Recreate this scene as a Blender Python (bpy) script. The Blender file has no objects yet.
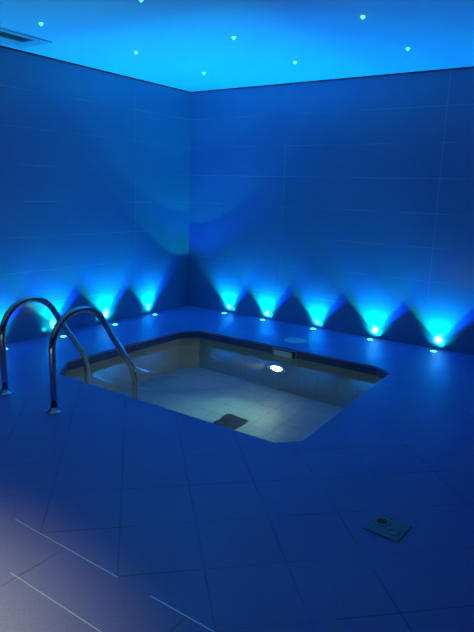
import bpy, bmesh, math, random
from mathutils import Vector, Matrix
random.seed(4)
S = bpy.context.scene
COL = S.collection
PI = math.pi

# ------------------------------------------------------------------ helpers
def link(name, bm, mat, parent=None, smooth=False, loc=(0, 0, 0)):
    bmesh.ops.recalc_face_normals(bm, faces=bm.faces[:])
    me = bpy.data.meshes.new(name)
    bm.to_mesh(me); bm.free()
    if smooth:
        for p in me.polygons: p.use_smooth = True
    for m in (mat if isinstance(mat, (list, tuple)) else [mat]): me.materials.append(m)
    o = bpy.data.objects.new(name, me)
    COL.objects.link(o)
    o.location = loc
    if parent is not None: o.parent = parent
    return o

def thing(name, label, cat, loc=(0, 0, 0), group=None, rz=0.0):
    o = bpy.data.objects.new(name, None)
    o.empty_display_size = .05
    COL.objects.link(o)
    o.location = loc; o.rotation_euler = (0, 0, rz)
    tag(o, label, cat, group)
    return o

def tag(o, label=None, cat=None, group=None, kind=None):
    if label: o['label'] = label
    if cat: o['category'] = cat
    if group: o['group'] = group
    if kind: o['kind'] = kind
    return o

def structure(o):
    o['kind'] = 'structure'; return o

def box(bm, a, b, bevel=0.0):
    x0, y0, z0 = a; x1, y1, z1 = b
    v = [bm.verts.new(p) for p in ((x0,y0,z0),(x1,y0,z0),(x1,y1,z0),(x0,y1,z0),(x0,y0,z1),(x1,y0,z1),(x1,y1,z1),(x0,y1,z1))]
    fs = [bm.faces.new([v[i] for i in f]) for f in ((3,2,1,0),(4,5,6,7),(0,1,5,4),(1,2,6,5),(2,3,7,6),(3,0,4,7))]
    if bevel:
        es = list({e for f in fs for e in f.edges})
        bmesh.ops.bevel(bm, geom=es, offset=bevel, segments=2, affect='EDGES', profile=.5)

def lathe(bm, prof, n=32, mat=None):
    """revolve (r, z) profile about z; open ends are capped when r > 0"""
    rings = []
    for r, z in prof:
        if r < 1e-6: rings.append([bm.verts.new((0, 0, z))])
        else: rings.append([bm.verts.new((r*math.cos(2*PI*k/n), r*math.sin(2*PI*k/n), z)) for k in range(n)])
    for a, b in zip(rings, rings[1:]):
        for k in range(n):
            k2 = (k+1) % n
            if len(a) == 1 and len(b) == 1: continue
            if len(a) == 1: bm.faces.new((a[0], b[k], b[k2]))
            elif len(b) == 1: bm.faces.new((a[k], b[0], a[k2]))
            else: bm.faces.new((a[k], b[k], b[k2], a[k2]))

def tube(bm, pts, r, n=20):
    pts = [Vector(p) for p in pts]
    rings = []
    up = Vector((1, 0, 0))
    for i, p in enumerate(pts):
        t = (pts[min(i+1, len(pts)-1)] - pts[max(i-1, 0)]).normalized()
        a = (up - t*up.dot(t)).normalized(); b = t.cross(a)
        rings.append([bm.verts.new(p + r*(a*math.cos(2*PI*k/n) + b*math.sin(2*PI*k/n))) for k in range(n)])
    for A, B in zip(rings, rings[1:]):
        for k in range(n): bm.faces.new((A[k], A[(k+1) % n], B[(k+1) % n], B[k]))
    bm.faces.new(rings[0][::-1]); bm.faces.new(rings[-1])

# ------------------------------------------------------------------ materials
def new_mat(name):
    m = bpy.data.materials.new(name); m.use_nodes = True
    nt = m.node_tree
    return m, nt, nt.nodes['Principled BSDF']

def M(nt, op, a, b=None, c=None):
    n = nt.nodes.new('ShaderNodeMath'); n.operation = op
    for i, v in enumerate((a, b, c)):
        if v is None: continue
        if isinstance(v, (int, float)): n.inputs[i].default_value = v
        else: nt.links.new(v, n.inputs[i])
    return n.outputs[0]

def noise(nt, scale, detail=3, vec=None, rough=.5):
    n = nt.nodes.new('ShaderNodeTexNoise'); n.inputs['Scale'].default_value = scale
    n.inputs['Detail'].default_value = detail; n.inputs['Roughness'].default_value = rough
    if vec is not None: nt.links.new(vec, n.inputs['Vector'])
    return n.outputs['Fac']

def mixc(nt, fac, a, b):
    n = nt.nodes.new('ShaderNodeMix'); n.data_type = 'RGBA'
    if isinstance(fac, (int, float)): n.inputs[0].default_value = fac
    else: nt.links.new(fac, n.inputs[0])
    for i, v in ((6, a), (7, b)):
        if isinstance(v, (tuple, list)): n.inputs[i].default_value = (*v[:3], 1)
        else: nt.links.new(v, n.inputs[i])
    return n.outputs[2]

def smap(nt, v, a, b, c=0., d=1.):
    n = nt.nodes.new('ShaderNodeMapRange'); n.interpolation_type = 'SMOOTHSTEP'
    nt.links.new(v, n.inputs[0])
    for i, x in enumerate((a, b, c, d)): n.inputs[i+1].default_value = x
    return n.outputs[0]

def pos(nt):
    g = nt.nodes.new('ShaderNodeNewGeometry'); s = nt.nodes.new('ShaderNodeSeparateXYZ')
    nt.links.new(g.outputs['Position'], s.inputs[0])
    return g.outputs['Position'], s.outputs[0], s.outputs[1], s.outputs[2]

def line(nt, coord, off, step, w):
    """1 on a joint of width w, every step metres from off"""
    f = M(nt, 'FRACT', M(nt, 'DIVIDE', M(nt, 'SUBTRACT', coord, off - step/2), step))
    d = M(nt, 'MULTIPLY', M(nt, 'ABSOLUTE', M(nt, 'SUBTRACT', f, .5)), step)
    return smap(nt, d, w*.35, w*.65, 1., 0.)

def bump(nt, bs, h, strength, dist):
    b = nt.nodes.new('ShaderNodeBump'); b.inputs['Strength'].default_value = strength
    b.inputs['Distance'].default_value = dist
    nt.links.new(h, b.inputs['Height']); nt.links.new(b.outputs[0], bs.inputs['Normal'])

def wall_mat(axis, off, step):
    m, nt, bs = new_mat('glazed wall tile ' + axis)
    P, x, y, z = pos(nt)
    j = M(nt, 'MAXIMUM', line(nt, z, 0.0, .3135, .005), line(nt, x if axis == 'x' else y, off, step, .005))
    joint_fade = smap(nt, noise(nt, 1.6, 2, P), .42, .62, .04, .75)       # light joint colour shown in patches, painting in the glints along them
    tone = smap(nt, noise(nt, .9, 4, P), .3, .7, 0, 1)
    base = mixc(nt, tone, WALL_A, WALL_B)
    nt.links.new(mixc(nt, M(nt, 'MULTIPLY', j, joint_fade), base, (.36, .40, .46)), bs.inputs['Base Color'])
    bs.inputs['Roughness'].default_value = .16
    bs.inputs['Specular IOR Level'].default_value = .5
    h = M(nt, 'SUBTRACT', M(nt, 'MULTIPLY', noise(nt, 5, 2, P), .15), j)
    bump(nt, bs, h, .25, .002)
    return m

WALL_A, WALL_B = (.16, .22, .37), (.19, .25, .42)

def floor_mat():
    m, nt, bs = new_mat('matt floor tile')
    P, x, y, z = pos(nt)
    u, v = M(nt, 'ADD', x, y), M(nt, 'SUBTRACT', x, y)
    j = M(nt, 'MAXIMUM', line(nt, u, -.112, .4525, .0095), line(nt, v, 6.797, .4525, .0095))
    deck = M(nt, 'GREATER_THAN', y, -4.137)
    j2 = line(nt, x, 2.83, .62, .008)
    j = M(nt, 'ADD', M(nt, 'MULTIPLY', j, deck), M(nt, 'MULTIPLY', j2, M(nt, 'SUBTRACT', 1., deck)))
    joint_fade = smap(nt, noise(nt, 3.1, 2, P), .35, .65, .1, .55)
    sp = smap(nt, noise(nt, 160, 2, P), .3, .7)
    tone = smap(nt, noise(nt, 1.3, 4, P), .3, .7)
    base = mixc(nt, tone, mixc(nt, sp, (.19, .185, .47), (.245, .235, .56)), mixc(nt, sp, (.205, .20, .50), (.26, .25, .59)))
    nt.links.new(mixc(nt, M(nt, 'MULTIPLY', j, joint_fade), base, (.06, .075, .13)), bs.inputs['Base Color'])
    nt.links.new(smap(nt, noise(nt, 2.2, 3, P), .3, .7, .34, .46), bs.inputs['Roughness'])
    bs.inputs['Specular IOR Level'].default_value = .4
    h = M(nt, 'SUBTRACT', M(nt, 'MULTIPLY', noise(nt, 120, 2, P), .25), j)
    bump(nt, bs, h, .3, .002)
    return m

def pool_mat(name, ca, cb):
    m, nt, bs = new_mat(name)
    P, x, y, z = pos(nt)
    g = nt.nodes.new('ShaderNodeNewGeometry'); sn = nt.nodes.new('ShaderNodeSeparateXYZ')
    nt.links.new(g.outputs['True Normal'], sn.inputs[0])
    flat = M(nt, 'GREATER_THAN', M(nt, 'ABSOLUTE', sn.outputs[2]), .5)
    side = M(nt, 'GREATER_THAN', M(nt, 'ABSOLUTE', sn.outputs[0]), .75)
    lx, ly = line(nt, x, .93, .195, .006), line(nt, y, -.935, .195, .006)
    lz = line(nt, z, -.30, .30, .005)
    wallj = M(nt, 'MAXIMUM', M(nt, 'ADD', M(nt, 'MULTIPLY', side, ly), M(nt, 'MULTIPLY', M(nt, 'SUBTRACT', 1., side), lx)), lz)
    floorj = M(nt, 'MAXIMUM', lx, ly)
    j = M(nt, 'ADD', M(nt, 'MULTIPLY', flat, floorj), M(nt, 'MULTIPLY', M(nt, 'SUBTRACT', 1., flat), wallj))
    tone = smap(nt, noise(nt, 3, 4, P), .3, .7)
    base = mixc(nt, tone, ca, cb)
    nt.links.new(mixc(nt, M(nt, 'MULTIPLY', j, .5), base, (.15, .15, .13)), bs.inputs['Base Color'])
    bs.inputs['Roughness'].default_value = .4
    bump(nt, bs, M(nt, 'SUBTRACT', 1., j), .2, .002)
    return m

def plain(name, col, rough=.5, metal=0., nscale=40., amount=.12, bmp=.05):
    m, nt, bs = new_mat(name)
    P = pos(nt)[0]
    f = noise(nt, nscale, 3, P)
    nt.links.new(mixc(nt, f, tuple(c*(1-amount) for c in col), tuple(min(1, c*(1+amount)) for c in col)), bs.inputs['Base Color'])
    bs.inputs['Roughness'].default_value = rough; bs.inputs['Metallic'].default_value = metal
    if bmp: bump(nt, bs, f, bmp, .002)
    return m

def glow(name, col, strength):
    m, nt, bs = new_mat(name)
    bs.inputs['Base Color'].default_value = (.6, .6, .6, 1)
    bs.inputs['Roughness'].default_value = .15
    bs.inputs['Emission Color'].default_value = (*col, 1)
    bs.inputs['Emission Strength'].default_value = strength
    return m

def water_mat():
    m, nt, bs = new_mat('clear pool water')
    P = pos(nt)[0]
    bs.inputs['Base Color'].default_value = (.42, .93, 1.0, 1)
    bs.inputs['Roughness'].default_value = 0.0
    bs.inputs['IOR'].default_value = 1.333
    bs.inputs['Transmission Weight'].default_value = 1.0
    bump(nt, bs, M(nt, 'ADD', noise(nt, 6, 2, P), M(nt, 'MULTIPLY', noise(nt, 22, 2, P), .3)), .12, .012)
    return m

m_wallx = wall_mat('x', 1.295, 1.63)
m_wally = wall_mat('y', -.9, 1.63)
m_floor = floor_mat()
m_pool = pool_mat('beige pool tile', (.40, .39, .31), (.48, .465, .37))
m_basin = pool_mat('pale blue pool floor tile', (.30, .48, .72), (.35, .54, .78))
m_band = pool_mat('pool tile shaded dark blue', (.03, .055, .17), (.038, .065, .2))  # shade of the unlit dry strip above the water, put into the tile colour
m_ceil = plain('pale aqua ceiling paint', (.42, .69, .8), .85, 0, 3, .02, .03)
m_vent = plain('vent enamel', (.30, .55, .58), .5, 0, 30, .03, 0)
m_gap = plain('dark shadow gap', (.015, .017, .025), .6)
m_chrome = plain('polished stainless steel', (.52, .52, .53), .12, 1., 30, .04, 0)
m_steel = plain('brushed steel', (.55, .55, .56), .3, 1., 60, .06, .03)
m_dark = plain('dark plastic', (.012, .016, .02), .5)
m_white = plain('white plastic', (.7, .7, .7), .4)
m_grey = plain('grey plastic', (.32, .34, .35), .45)
m_clear = plain('smoky teal plastic', (.16, .30, .32), .25)
m_alu = plain('pale aluminium trim', (.8, .8, .82), .3, .6, 60, .05, .02)
m_water = water_mat()
m_lens = glow('uplight lens', (.06, .9, 1.0), 5.)
m_star = glow('star crystal', (.16, 1.0, .85), 1.5)
m_lamp = glow('underwater lamp lens', (1.0, .86, .42), 62.)

# ------------------------------------------------------------------ the room
X1, Y1, H = 7.5, -9.0, 2.5
POOL = [(.812, -2.50), (.812, -1.10), (.94, -.935), (2.835, -.935), (2.995, -1.04), (3.068, -2.645), (2.955, -2.768), (1.03, -2.768)]
WATER_Z = -.078
DEPTH = -1.05

def flat(name, pts, mat):
    bm = bmesh.new(); bm.faces.new([bm.verts.new(p) for p in pts])
    return structure(link(name, bm, mat))

def slab(name, a, b, mat):
    bm = bmesh.new(); box(bm, a, b); return structure(link(name, bm, mat))

slab('wall_left', (-.12, Y1, 0), (0, 0, H), m_wally)
slab('wall_back', (-.12, 0, 0), (X1+.12, .12, H), m_wallx)
slab('wall_right', (X1, Y1, 0), (X1+.12, 0, H), m_wally)
slab('wall_front', (-.12, Y1-.12, 0), (X1+.12, Y1, H), m_wallx)
slab('ceiling', (-.12, Y1-.12, H), (X1+.12, .12, H+.1), m_ceil)

# floor with the pool opening, given a rounded edge
bm = bmesh.new()
def loop(bm, pts, z):
    v = [bm.verts.new((x, y, z)) for x, y in pts]
    return v, [bm.edges.new((v[i], v[(i+1) % len(v)])) for i in range(len(v))]
out = [(-.12, Y1-.12), (X1+.12, Y1-.12), (X1+.12, .12), (-.12, .12)]
vo, eo = loop(bm, out, 0.)
vi, ei = loop(bm, POOL, 0.)
bmesh.ops.triangle_fill(bm, use_beauty=True, edges=eo+ei)
vl = [bm.verts.new((v.co.x, v.co.y, -.020)) for v in vi]
for i in range(len(vi)):
    k = (i+1) % len(vi); bm.faces.new((vi[i], vi[k], vl[k], vl[i]))
rim = [e for e in bm.edges if e.verts[0] in vi and e.verts[1] in vi]
bmesh.ops.bevel(bm, geom=rim, offset=.006, segments=2, affect='EDGES', profile=.5)
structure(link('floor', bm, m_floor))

# dark shadow-gap strips where the walls meet the ceiling
bm = bmesh.new(); box(bm, (0, Y1, H-.014), (.004, 0, H)); structure(link('trim_1', bm, m_gap))
bm = bmesh.new(); box(bm, (.004, -.004, H-.014), (X1, 0, H)); structure(link('trim_2', bm, m_gap))
# pale metal strips let into the floor at the edge of the deck
for k, (xa, xb, y) in enumerate(((2.50, 3.122, -4.137), (3.285, 5.2, -4.137), (2.79, 5.2, -4.357)), 3):
    bm = bmesh.new(); box(bm, (xa, y-.0025, -.003), (xb, y+.0025, .0015), .0008)
    structure(link('trim_%d' % k, bm, m_alu))

# ------------------------------------------------------------------ pool
pool = thing('plunge_pool', 'sunken plunge pool with chamfered corners and beige tiled sides below the blue deck', 'pool', (1.93, -1.85, DEPTH))
def local(pts, z): return [(x-1.93, y+1.85, z-DEPTH) for x, y in pts]
EXP = .004
bm = bmesh.new()
a = [bm.verts.new(p) for p in local(POOL, -.079)]
b = [bm.verts.new(p) for p in local(POOL, DEPTH)]
for i in range(8):
    k = (i+1) % 8; bm.faces.new((a[i], b[i], b[k], a[k]))
link('pool_wall', bm, m_pool, pool)
bm = bmesh.new(); bm.faces.new([bm.verts.new(p) for p in local(POOL, DEPTH)])
link('pool_floor', bm, m_basin, pool)
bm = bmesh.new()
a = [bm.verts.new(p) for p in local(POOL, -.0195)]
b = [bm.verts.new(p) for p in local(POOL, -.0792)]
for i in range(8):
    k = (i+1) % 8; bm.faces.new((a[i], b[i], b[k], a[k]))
tag(link('shaded_dry_band', bm, m_band, pool), 'dry strip of pool wall under the rim, its shade painted dark blue')

# water: fine sheet with two round ripple crests, clipped to the pool outline
bm = bmesh.new()
N = 230
gx0, gx1, gy0, gy1 = .8, 3.08, -2.78, -.92
vv = []
for j in range(N+1):
    row = []
    for i in range(N+1):
        x = gx0+(gx1-gx0)*i/N; y = gy0+(gy1-gy0)*j/N
        r = math.hypot(x-1.3, y+1.75)
        z = .0035*math.exp(-((r-.37)/.022)**2) + .003*math.exp(-((r-.76)/.03)**2)
        z += .0006*math.sin(9*x+4*y) + .0006*math.sin(5*x-8*y+1)
        row.append(bm.verts.new((x, y, z)))
    vv.append(row)
for j in range(N):
    for i in range(N): bm.faces.new((vv[j][i], vv[j][i+1], vv[j+1][i+1], vv[j+1][i]))
for i in range(8):
    p, q = Vector((*POOL[i], 0)), Vector((*POOL[(i+1) % 8], 0))
    d = q-p; nrm = Vector((-d.y, d.x, 0)).normalized()     # outline runs clockwise: left of it is outside
    bmesh.ops.bisect_plane(bm, geom=bm.verts[:]+bm.edges[:]+bm.faces[:], plane_co=p - nrm*.001, plane_no=nrm, clear_outer=True)
w = link('pool_water', bm, m_water, smooth=True, loc=(0, 0, WATER_Z))
for p in w.data.polygons:
    if p.normal.z < 0: w.data.flip_normals(); break
tag(w, 'still clear water filling the sunken pool, faint round ripples', 'water', kind='stuff')

# underwater lamp on the far wall
t = thing('underwater_lamp', 'glowing warm white round lamp under the water on the far pool wall', 'lamp', (1.87, -.935, -.50))
rot = Matrix.Rotation(PI/2, 4, 'X')                          # +z of the lathe becomes -y
bm = bmesh.new(); lathe(bm, [(.118, 0), (.118, .014), (.108, .022), (.06, .022), (.054, .012), (.054, 0)], 40); bm.transform(rot)
link('bezel', bm, m_steel, t, True)
bm = bmesh.new(); lathe(bm, [(.052, .004), (.052, .018), (.044, .03), (.026, .038), (0, .041)], 40); bm.transform(rot)
link('lens', bm, m_lamp, t, True)

# skimmer mouth
t = thing('pool_skimmer', 'pale rectangular skimmer mouth at the waterline in the far pool wall', 'skimmer', (1.945, -.936, -.068))
bm = bmesh.new()
for a_, b_ in (((-.13, -.014, .044), (.13, 0, .054)), ((-.13, -.014, -.054), (.13, 0, -.044)),
               ((-.13, -.014, -.044), (-.118, 0, .044)), ((.118, -.014, -.044), (.13, 0, .044))): box(bm, a_, b_, .002)
link('frame', bm, m_grey, t)
bm = bmesh.new(); box(bm, (-.118, -.004, -.044), (.118, -.001, .044)); link('throat', bm, m_dark, t)
bm = bmesh.new(); box(bm, (-.112, -.012, -.042), (.082, -.006, .034), .002); link('weir_flap', bm, m_white, t)

# main drain
t = thing('pool_drain', 'dark square drain grate on the pool floor', 'drain', (1.945, -1.765, DEPTH))
bm = bmesh.new()
for a_, b_ in (((-.105, -.105, 0), (.105, -.088, .016)), ((-.105, .088, 0), (.105, .105, .016)), ((-.105, -.088, 0), (-.088, .088, .016)), ((.088, -.088, 0), (.105, .088, .016))): box(bm, a_, b_, .002)
link('frame', bm, m_dark, t)
bm = bmesh.new()
for k in range(9):
    x = -.08 + k*.02; box(bm, (x-.006, -.088, .002), (x+.006, .088, .013), .001)
link('grate', bm, m_dark, t)
bm = bmesh.new(); box(bm, (-.088, -.088, .0005), (.088, .088, .002)); link('sump', bm, m_gap, t)

# skimmer lid on the deck
t = thing('skimmer_lid', 'pale round access lid flush in the deck behind the pool skimmer', 'lid', (1.888, -.632, 0))
bm = bmesh.new(); lathe(bm, [(0, .003), (.085, .003), (.087, .0015), (.087, 0)], 40); link('cover', bm, m_white, t)
bm = bmesh.new(); lathe(bm, [(.09, 0), (.09, .005), (.094, .006), (.112, .004), (.114, 0)], 40); link('collar', bm, m_white, t, True)

# floor plate at the right front
t = thing('floor_plate', 'small square plate with two round recesses set in the deck at right', 'floor plate', (3.795, -3.207, 0), rz=math.radians(-3))
bm = bmesh.new(); box(bm, (-.078, -.074, 0), (.078, .074, .006), .002)
link('plate', bm, m_clear, t)
def ring(name, x, y, r, mat, col):
    bm = bmesh.new(); lathe(bm, [(r, .006), (r, .0085), (r-.005, .0095), (r-.011, .0085), (r-.012, .0062)], 32)
    bmesh.ops.translate(bm, verts=bm.verts[:], vec=(x, y, 0)); link(name, bm, mat, t, True)
    bm = bmesh.new(); lathe(bm, [(0, .0066), (r-.011, .0066)], 32)
    bmesh.ops.translate(bm, verts=bm.verts[:], vec=(x, y, 0)); link('recess', bm, col, t)
ring('rim', -.036, .022, .036, m_grey, m_dark)
ring('rim', .036, -.022, .03, m_clear, m_grey)

# ------------------------------------------------------------------ ladder
lad = thing('pool_ladder', 'pair of arched polished steel ladder rails standing on the deck and dipping into the pool', 'pool ladder', (1.3585, -3.257, 0))
def rail(x):
    P = [(-3.257, .0), (-3.257, .2), (-3.257, .38)]
    cy, cz, r = -3.030, .398, .227
    for k in range(0, 15):
        a = PI - k*(PI - .62)/14
        P.append((cy + r*math.cos(a), cz + r*math.sin(a)))
    P += [(-2.745, .377), (-2.66, .255)]
    # gentle elbow to the vertical
    p0, p1, p2 = (-2.60, .169), (-2.545, .09), (-2.545, -.005)
    for k in range(9):
        s = k/8; P.append(tuple((1-s)**2*a + 2*s*(1-s)*b + s*s*c for a, b, c in zip(p0, p1, p2)))
    P += [(-2.545, -.3), (-2.545, -.88)]
    for k in range(1, 7):
        a = k/6*PI/2; P.append((-2.545 - .1*(1-math.cos(a)), -.88 - .1*math.sin(a)))
    P.append((-2.755, -.98))
    bm = bmesh.new(); tube(bm, [(x, y+3.257, z) for y, z in P], .0215, 24)
    h = link('handrail', bm, m_chrome, lad, True)
    bm = bmesh.new(); lathe(bm, [(.0216, .03), (.026, .026), (.03, .012), (.05, .009), (.054, .005), (.054, 0)], 36)
    bmesh.ops.translate(bm, verts=bm.verts[:], vec=(x, 0, 0))
    link('flange', bm, m_chrome, h, True)
rail(-.2615); rail(.2615)
for z in (-.38, -.63, -.88):
    bm = bmesh.new(); box(bm, (-.241, .685, z-.02), (.241, .765, z+.008), .006)
    link('tread', bm, m_steel, lad)

# ------------------------------------------------------------------ uplights along the walls
def aim(o, d):
    o.rotation_euler = Vector(d).to_track_quat('-Z', 'Y').to_euler()

def spot(name, loc, d, col, power, size, blend, radius=.015):
    l = bpy.data.lights.new(name, 'SPOT'); l.color = col; l.energy = power
    l.spot_size = math.radians(size); l.spot_blend = blend; l.shadow_soft_size = radius
    o = bpy.data.objects.new(name, l); COL.objects.link(o); o.location = loc; aim(o, d)
    return o

BLUE, GREEN = (0.0, .10, 1.0), (0.0, 1.0, .55)
PB, PG, PW, PK = 64., 22., 4.4, 5.5
ups = [ # x, y, wall, power, hot, label
  (.63, -.10, 'b', .95, .6, 'first blue floor uplight right of the room corner, at the back wall'),
  (1.155, -.09, 'b', 1.1, 1.0, 'floor uplight at the back wall left of the round lid, green-edged beam'),
  (1.79, -.09, 'b', .95, .3, 'middle one of five floor uplights at the back wall, behind the round lid'),
  (2.437, -.115, 'b', 1.15, 1.1, 'brightest cyan floor uplight at the back wall, second from the right'),
  (3.065, -.13, 'b', 1.0, .9, 'rightmost blue floor uplight at the back wall'),
  (.105, -.708, 'l', .95, .3, 'blue floor uplight nearest the room corner on the left wall'),
  (.14, -1.348, 'l', 1.1, 1.0, 'bright cyan floor uplight at the left wall, right of the arched rails'),
  (.15, -2.016, 'l', .95, .4, 'floor uplight at the left wall seen between the arched ladder rails'),
  (.13, -2.625, 'l', 1.0, .6, 'floor uplight at the left wall behind the left ladder rail, at photo edge'),
]
def up_bezel():
    bm = bmesh.new(); lathe(bm, [(.040, 0), (.040, .003), (.036, .0055), (.029, .0055), (.027, .003), (.027, .0005)], 36); return bm
def up_lens():
    bm = bmesh.new(); lathe(bm, [(.0265, .001), (.0265, .004), (.02, .0075), (.01, .0095), (0, .01)], 36); return bm
proto = None
for (x, y, wl, pw, hot, lab) in ups:
    if proto is None:
        t = proto = thing('floor_uplight', lab, 'uplight', (x, y, 0), 'floor uplights along the walls')
        link('bezel', up_bezel(), m_steel, t, True); link('lens', up_lens(), m_lens, t, True)
    else:
        t = proto.copy(); COL.objects.link(t); t.location = (x, y, 0); t['label'] = lab
        for c in list(proto.children):
            d = c.copy(); COL.objects.link(d); d.parent = t
    nrm = Vector((0, 1, 0)) if wl == 'b' else Vector((-1, 0, 0))        # towards the wall
    lft = Vector((-1, 0, 0)) if wl == 'b' else Vector((0, -1, 0))       # to the left, seen from the room
    up = Vector((0, 0, 1))
    L = Vector((x, y, .024)) + .028*nrm
    spot('uplight_blue', L + .016*nrm, up - .05*nrm - .09*lft, BLUE, PB*pw, 92, .4)
    spot('uplight_green', L + .016*nrm, up - .05*nrm + .09*lft, GREEN, PG*pw, 82, .06)
    spot('uplight_halo', L - .02*nrm, .75*up + .75*nrm, (0, .95, .85), PW*pw*(.62+.38*hot), 100, .9)
    spot('uplight_kick', L - .02*nrm, .9*nrm + .50*up, (.60, 1.0, .96), PK*1.7*hot, 32, .6)

# ------------------------------------------------------------------ star lights in the ceiling
stars = [
  (.888, -2.696, 'ceiling star light beside the air vent, above the left wall'),
  (.873, -1.763, 'ceiling star light between the vent one and the corner one, along the left wall'),
  (.851, -.836, 'ceiling star light nearest the room corner'),
  (1.864, -1.766, 'ceiling star light in the middle of the ceiling grid'),
  (1.876, -2.73, 'ceiling star light cut by the top edge of the photo'),
  (1.857, -.858, 'middle ceiling star light of the row along the back wall'),
  (2.874, -1.793, 'ceiling star light at upper right, further out from the back wall'),
  (2.850, -.891, 'rightmost ceiling star light of the row along the back wall'),
]
proto = None
for x, y, lab in stars:
    if proto is None:
        t = proto = thing('ceiling_star_light', lab, 'star light', (x, y, H), 'star lights in the ceiling')
        bm = bmesh.new(); lathe(bm, [(.009, -.004), (.011, -.005), (.015, -.003), (.016, 0)], 20); link('bezel', bm, m_steel, t, True)
        bm = bmesh.new(); lathe(bm, [(.007, -.002), (.015, -.008), (.017, -.011), (.005, -.024), (0, -.028)], 8); link('crystal', bm, m_star, t)
    else:
        t = proto.copy(); COL.objects.link(t); t.location = (x, y, H); t['label'] = lab
        for c in list(proto.children):
            d = c.copy(); COL.objects.link(d); d.parent = t

# ------------------------------------------------------------------ air vent
t = thing('ceiling_vent', 'pale rectangular slotted air vent in the ceiling above the left wall', 'vent', (.30, -2.60, H))
bm = bmesh.new()
for a_, b_ in (((-.2, -.3, -.012), (.0, .3, 0)), ((.14, -.3, -.012), (.2, .3, 0)), ((.0, -.3, -.012), (.14, -.26, 0)), ((.0, .17, -.012), (.14, .3, 0))): box(bm, a_, b_, .003)
link('frame', bm, m_vent, t)
bm = bmesh.new(); box(bm, (.0, -.26, -.002), (.14, .17, -.0008)); link('backing', bm, m_gap, t)
for x in (.035, .07, .105):
    bm = bmesh.new(); box(bm, (-.011, -.26, -.0012), (.011, .17, .0012), .0005)
    bm.transform(Matrix.Translation((x, -.0, -.0085)) @ Matrix.Rotation(math.radians(20), 4, 'Y'))
    link('slat', bm, m_vent, t)

# ------------------------------------------------------------------ other lights
spot('underwater_beam', (1.87, -.985, -.50), (-.08, -1, -.40), (.85, 1.0, .42), 26., 84, 1., .05)
spot('underwater_side_glow', (1.80, -.962, -.50), (-1, .0, -.35), (1.0, .9, .45), 3., 90, 1., .012)
spot('doorway_downlight', (2.55, -5.85, 2.42), (0, 0, -1), (1.0, 1.0, .40), 900., 78, 1., .08)

wd = bpy.data.worlds.new('World'); S.world = wd; wd.use_nodes = True
wd.node_tree.nodes['Background'].inputs[0].default_value = (0, 0, 0, 1)

# ------------------------------------------------------------------ camera
f, yaw, pitch, roll, cx, cy, cz = 578.549, .60686, .21195, .03179, 4.5215, -5.44163, 1.39763
fw = Vector((-math.sin(yaw)*math.cos(pitch), math.cos(yaw)*math.cos(pitch), -math.sin(pitch)))
r0 = Vector((math.cos(yaw), math.sin(yaw), 0)); u0 = r0.cross(fw)
rt = math.cos(roll)*r0 + math.sin(roll)*u0; upv = -math.sin(roll)*r0 + math.cos(roll)*u0
cd = bpy.data.cameras.new('Camera'); cam = bpy.data.objects.new('Camera', cd); COL.objects.link(cam)
cd.sensor_fit = 'VERTICAL'; cd.sensor_height = 24.; cd.sensor_width = 18.; cd.lens = f/632*24
cd.clip_start = .02
mw = Matrix((rt, upv, -fw)).transposed().to_4x4(); mw.translation = Vector((cx, cy, cz))
cam.matrix_world = mw
S.camera = cam
S.view_settings.view_transform = 'Standard'; S.view_settings.look = 'None'
S.view_settings.exposure = 0; S.view_settings.gamma = 1; S.view_settings.use_curve_mapping = False
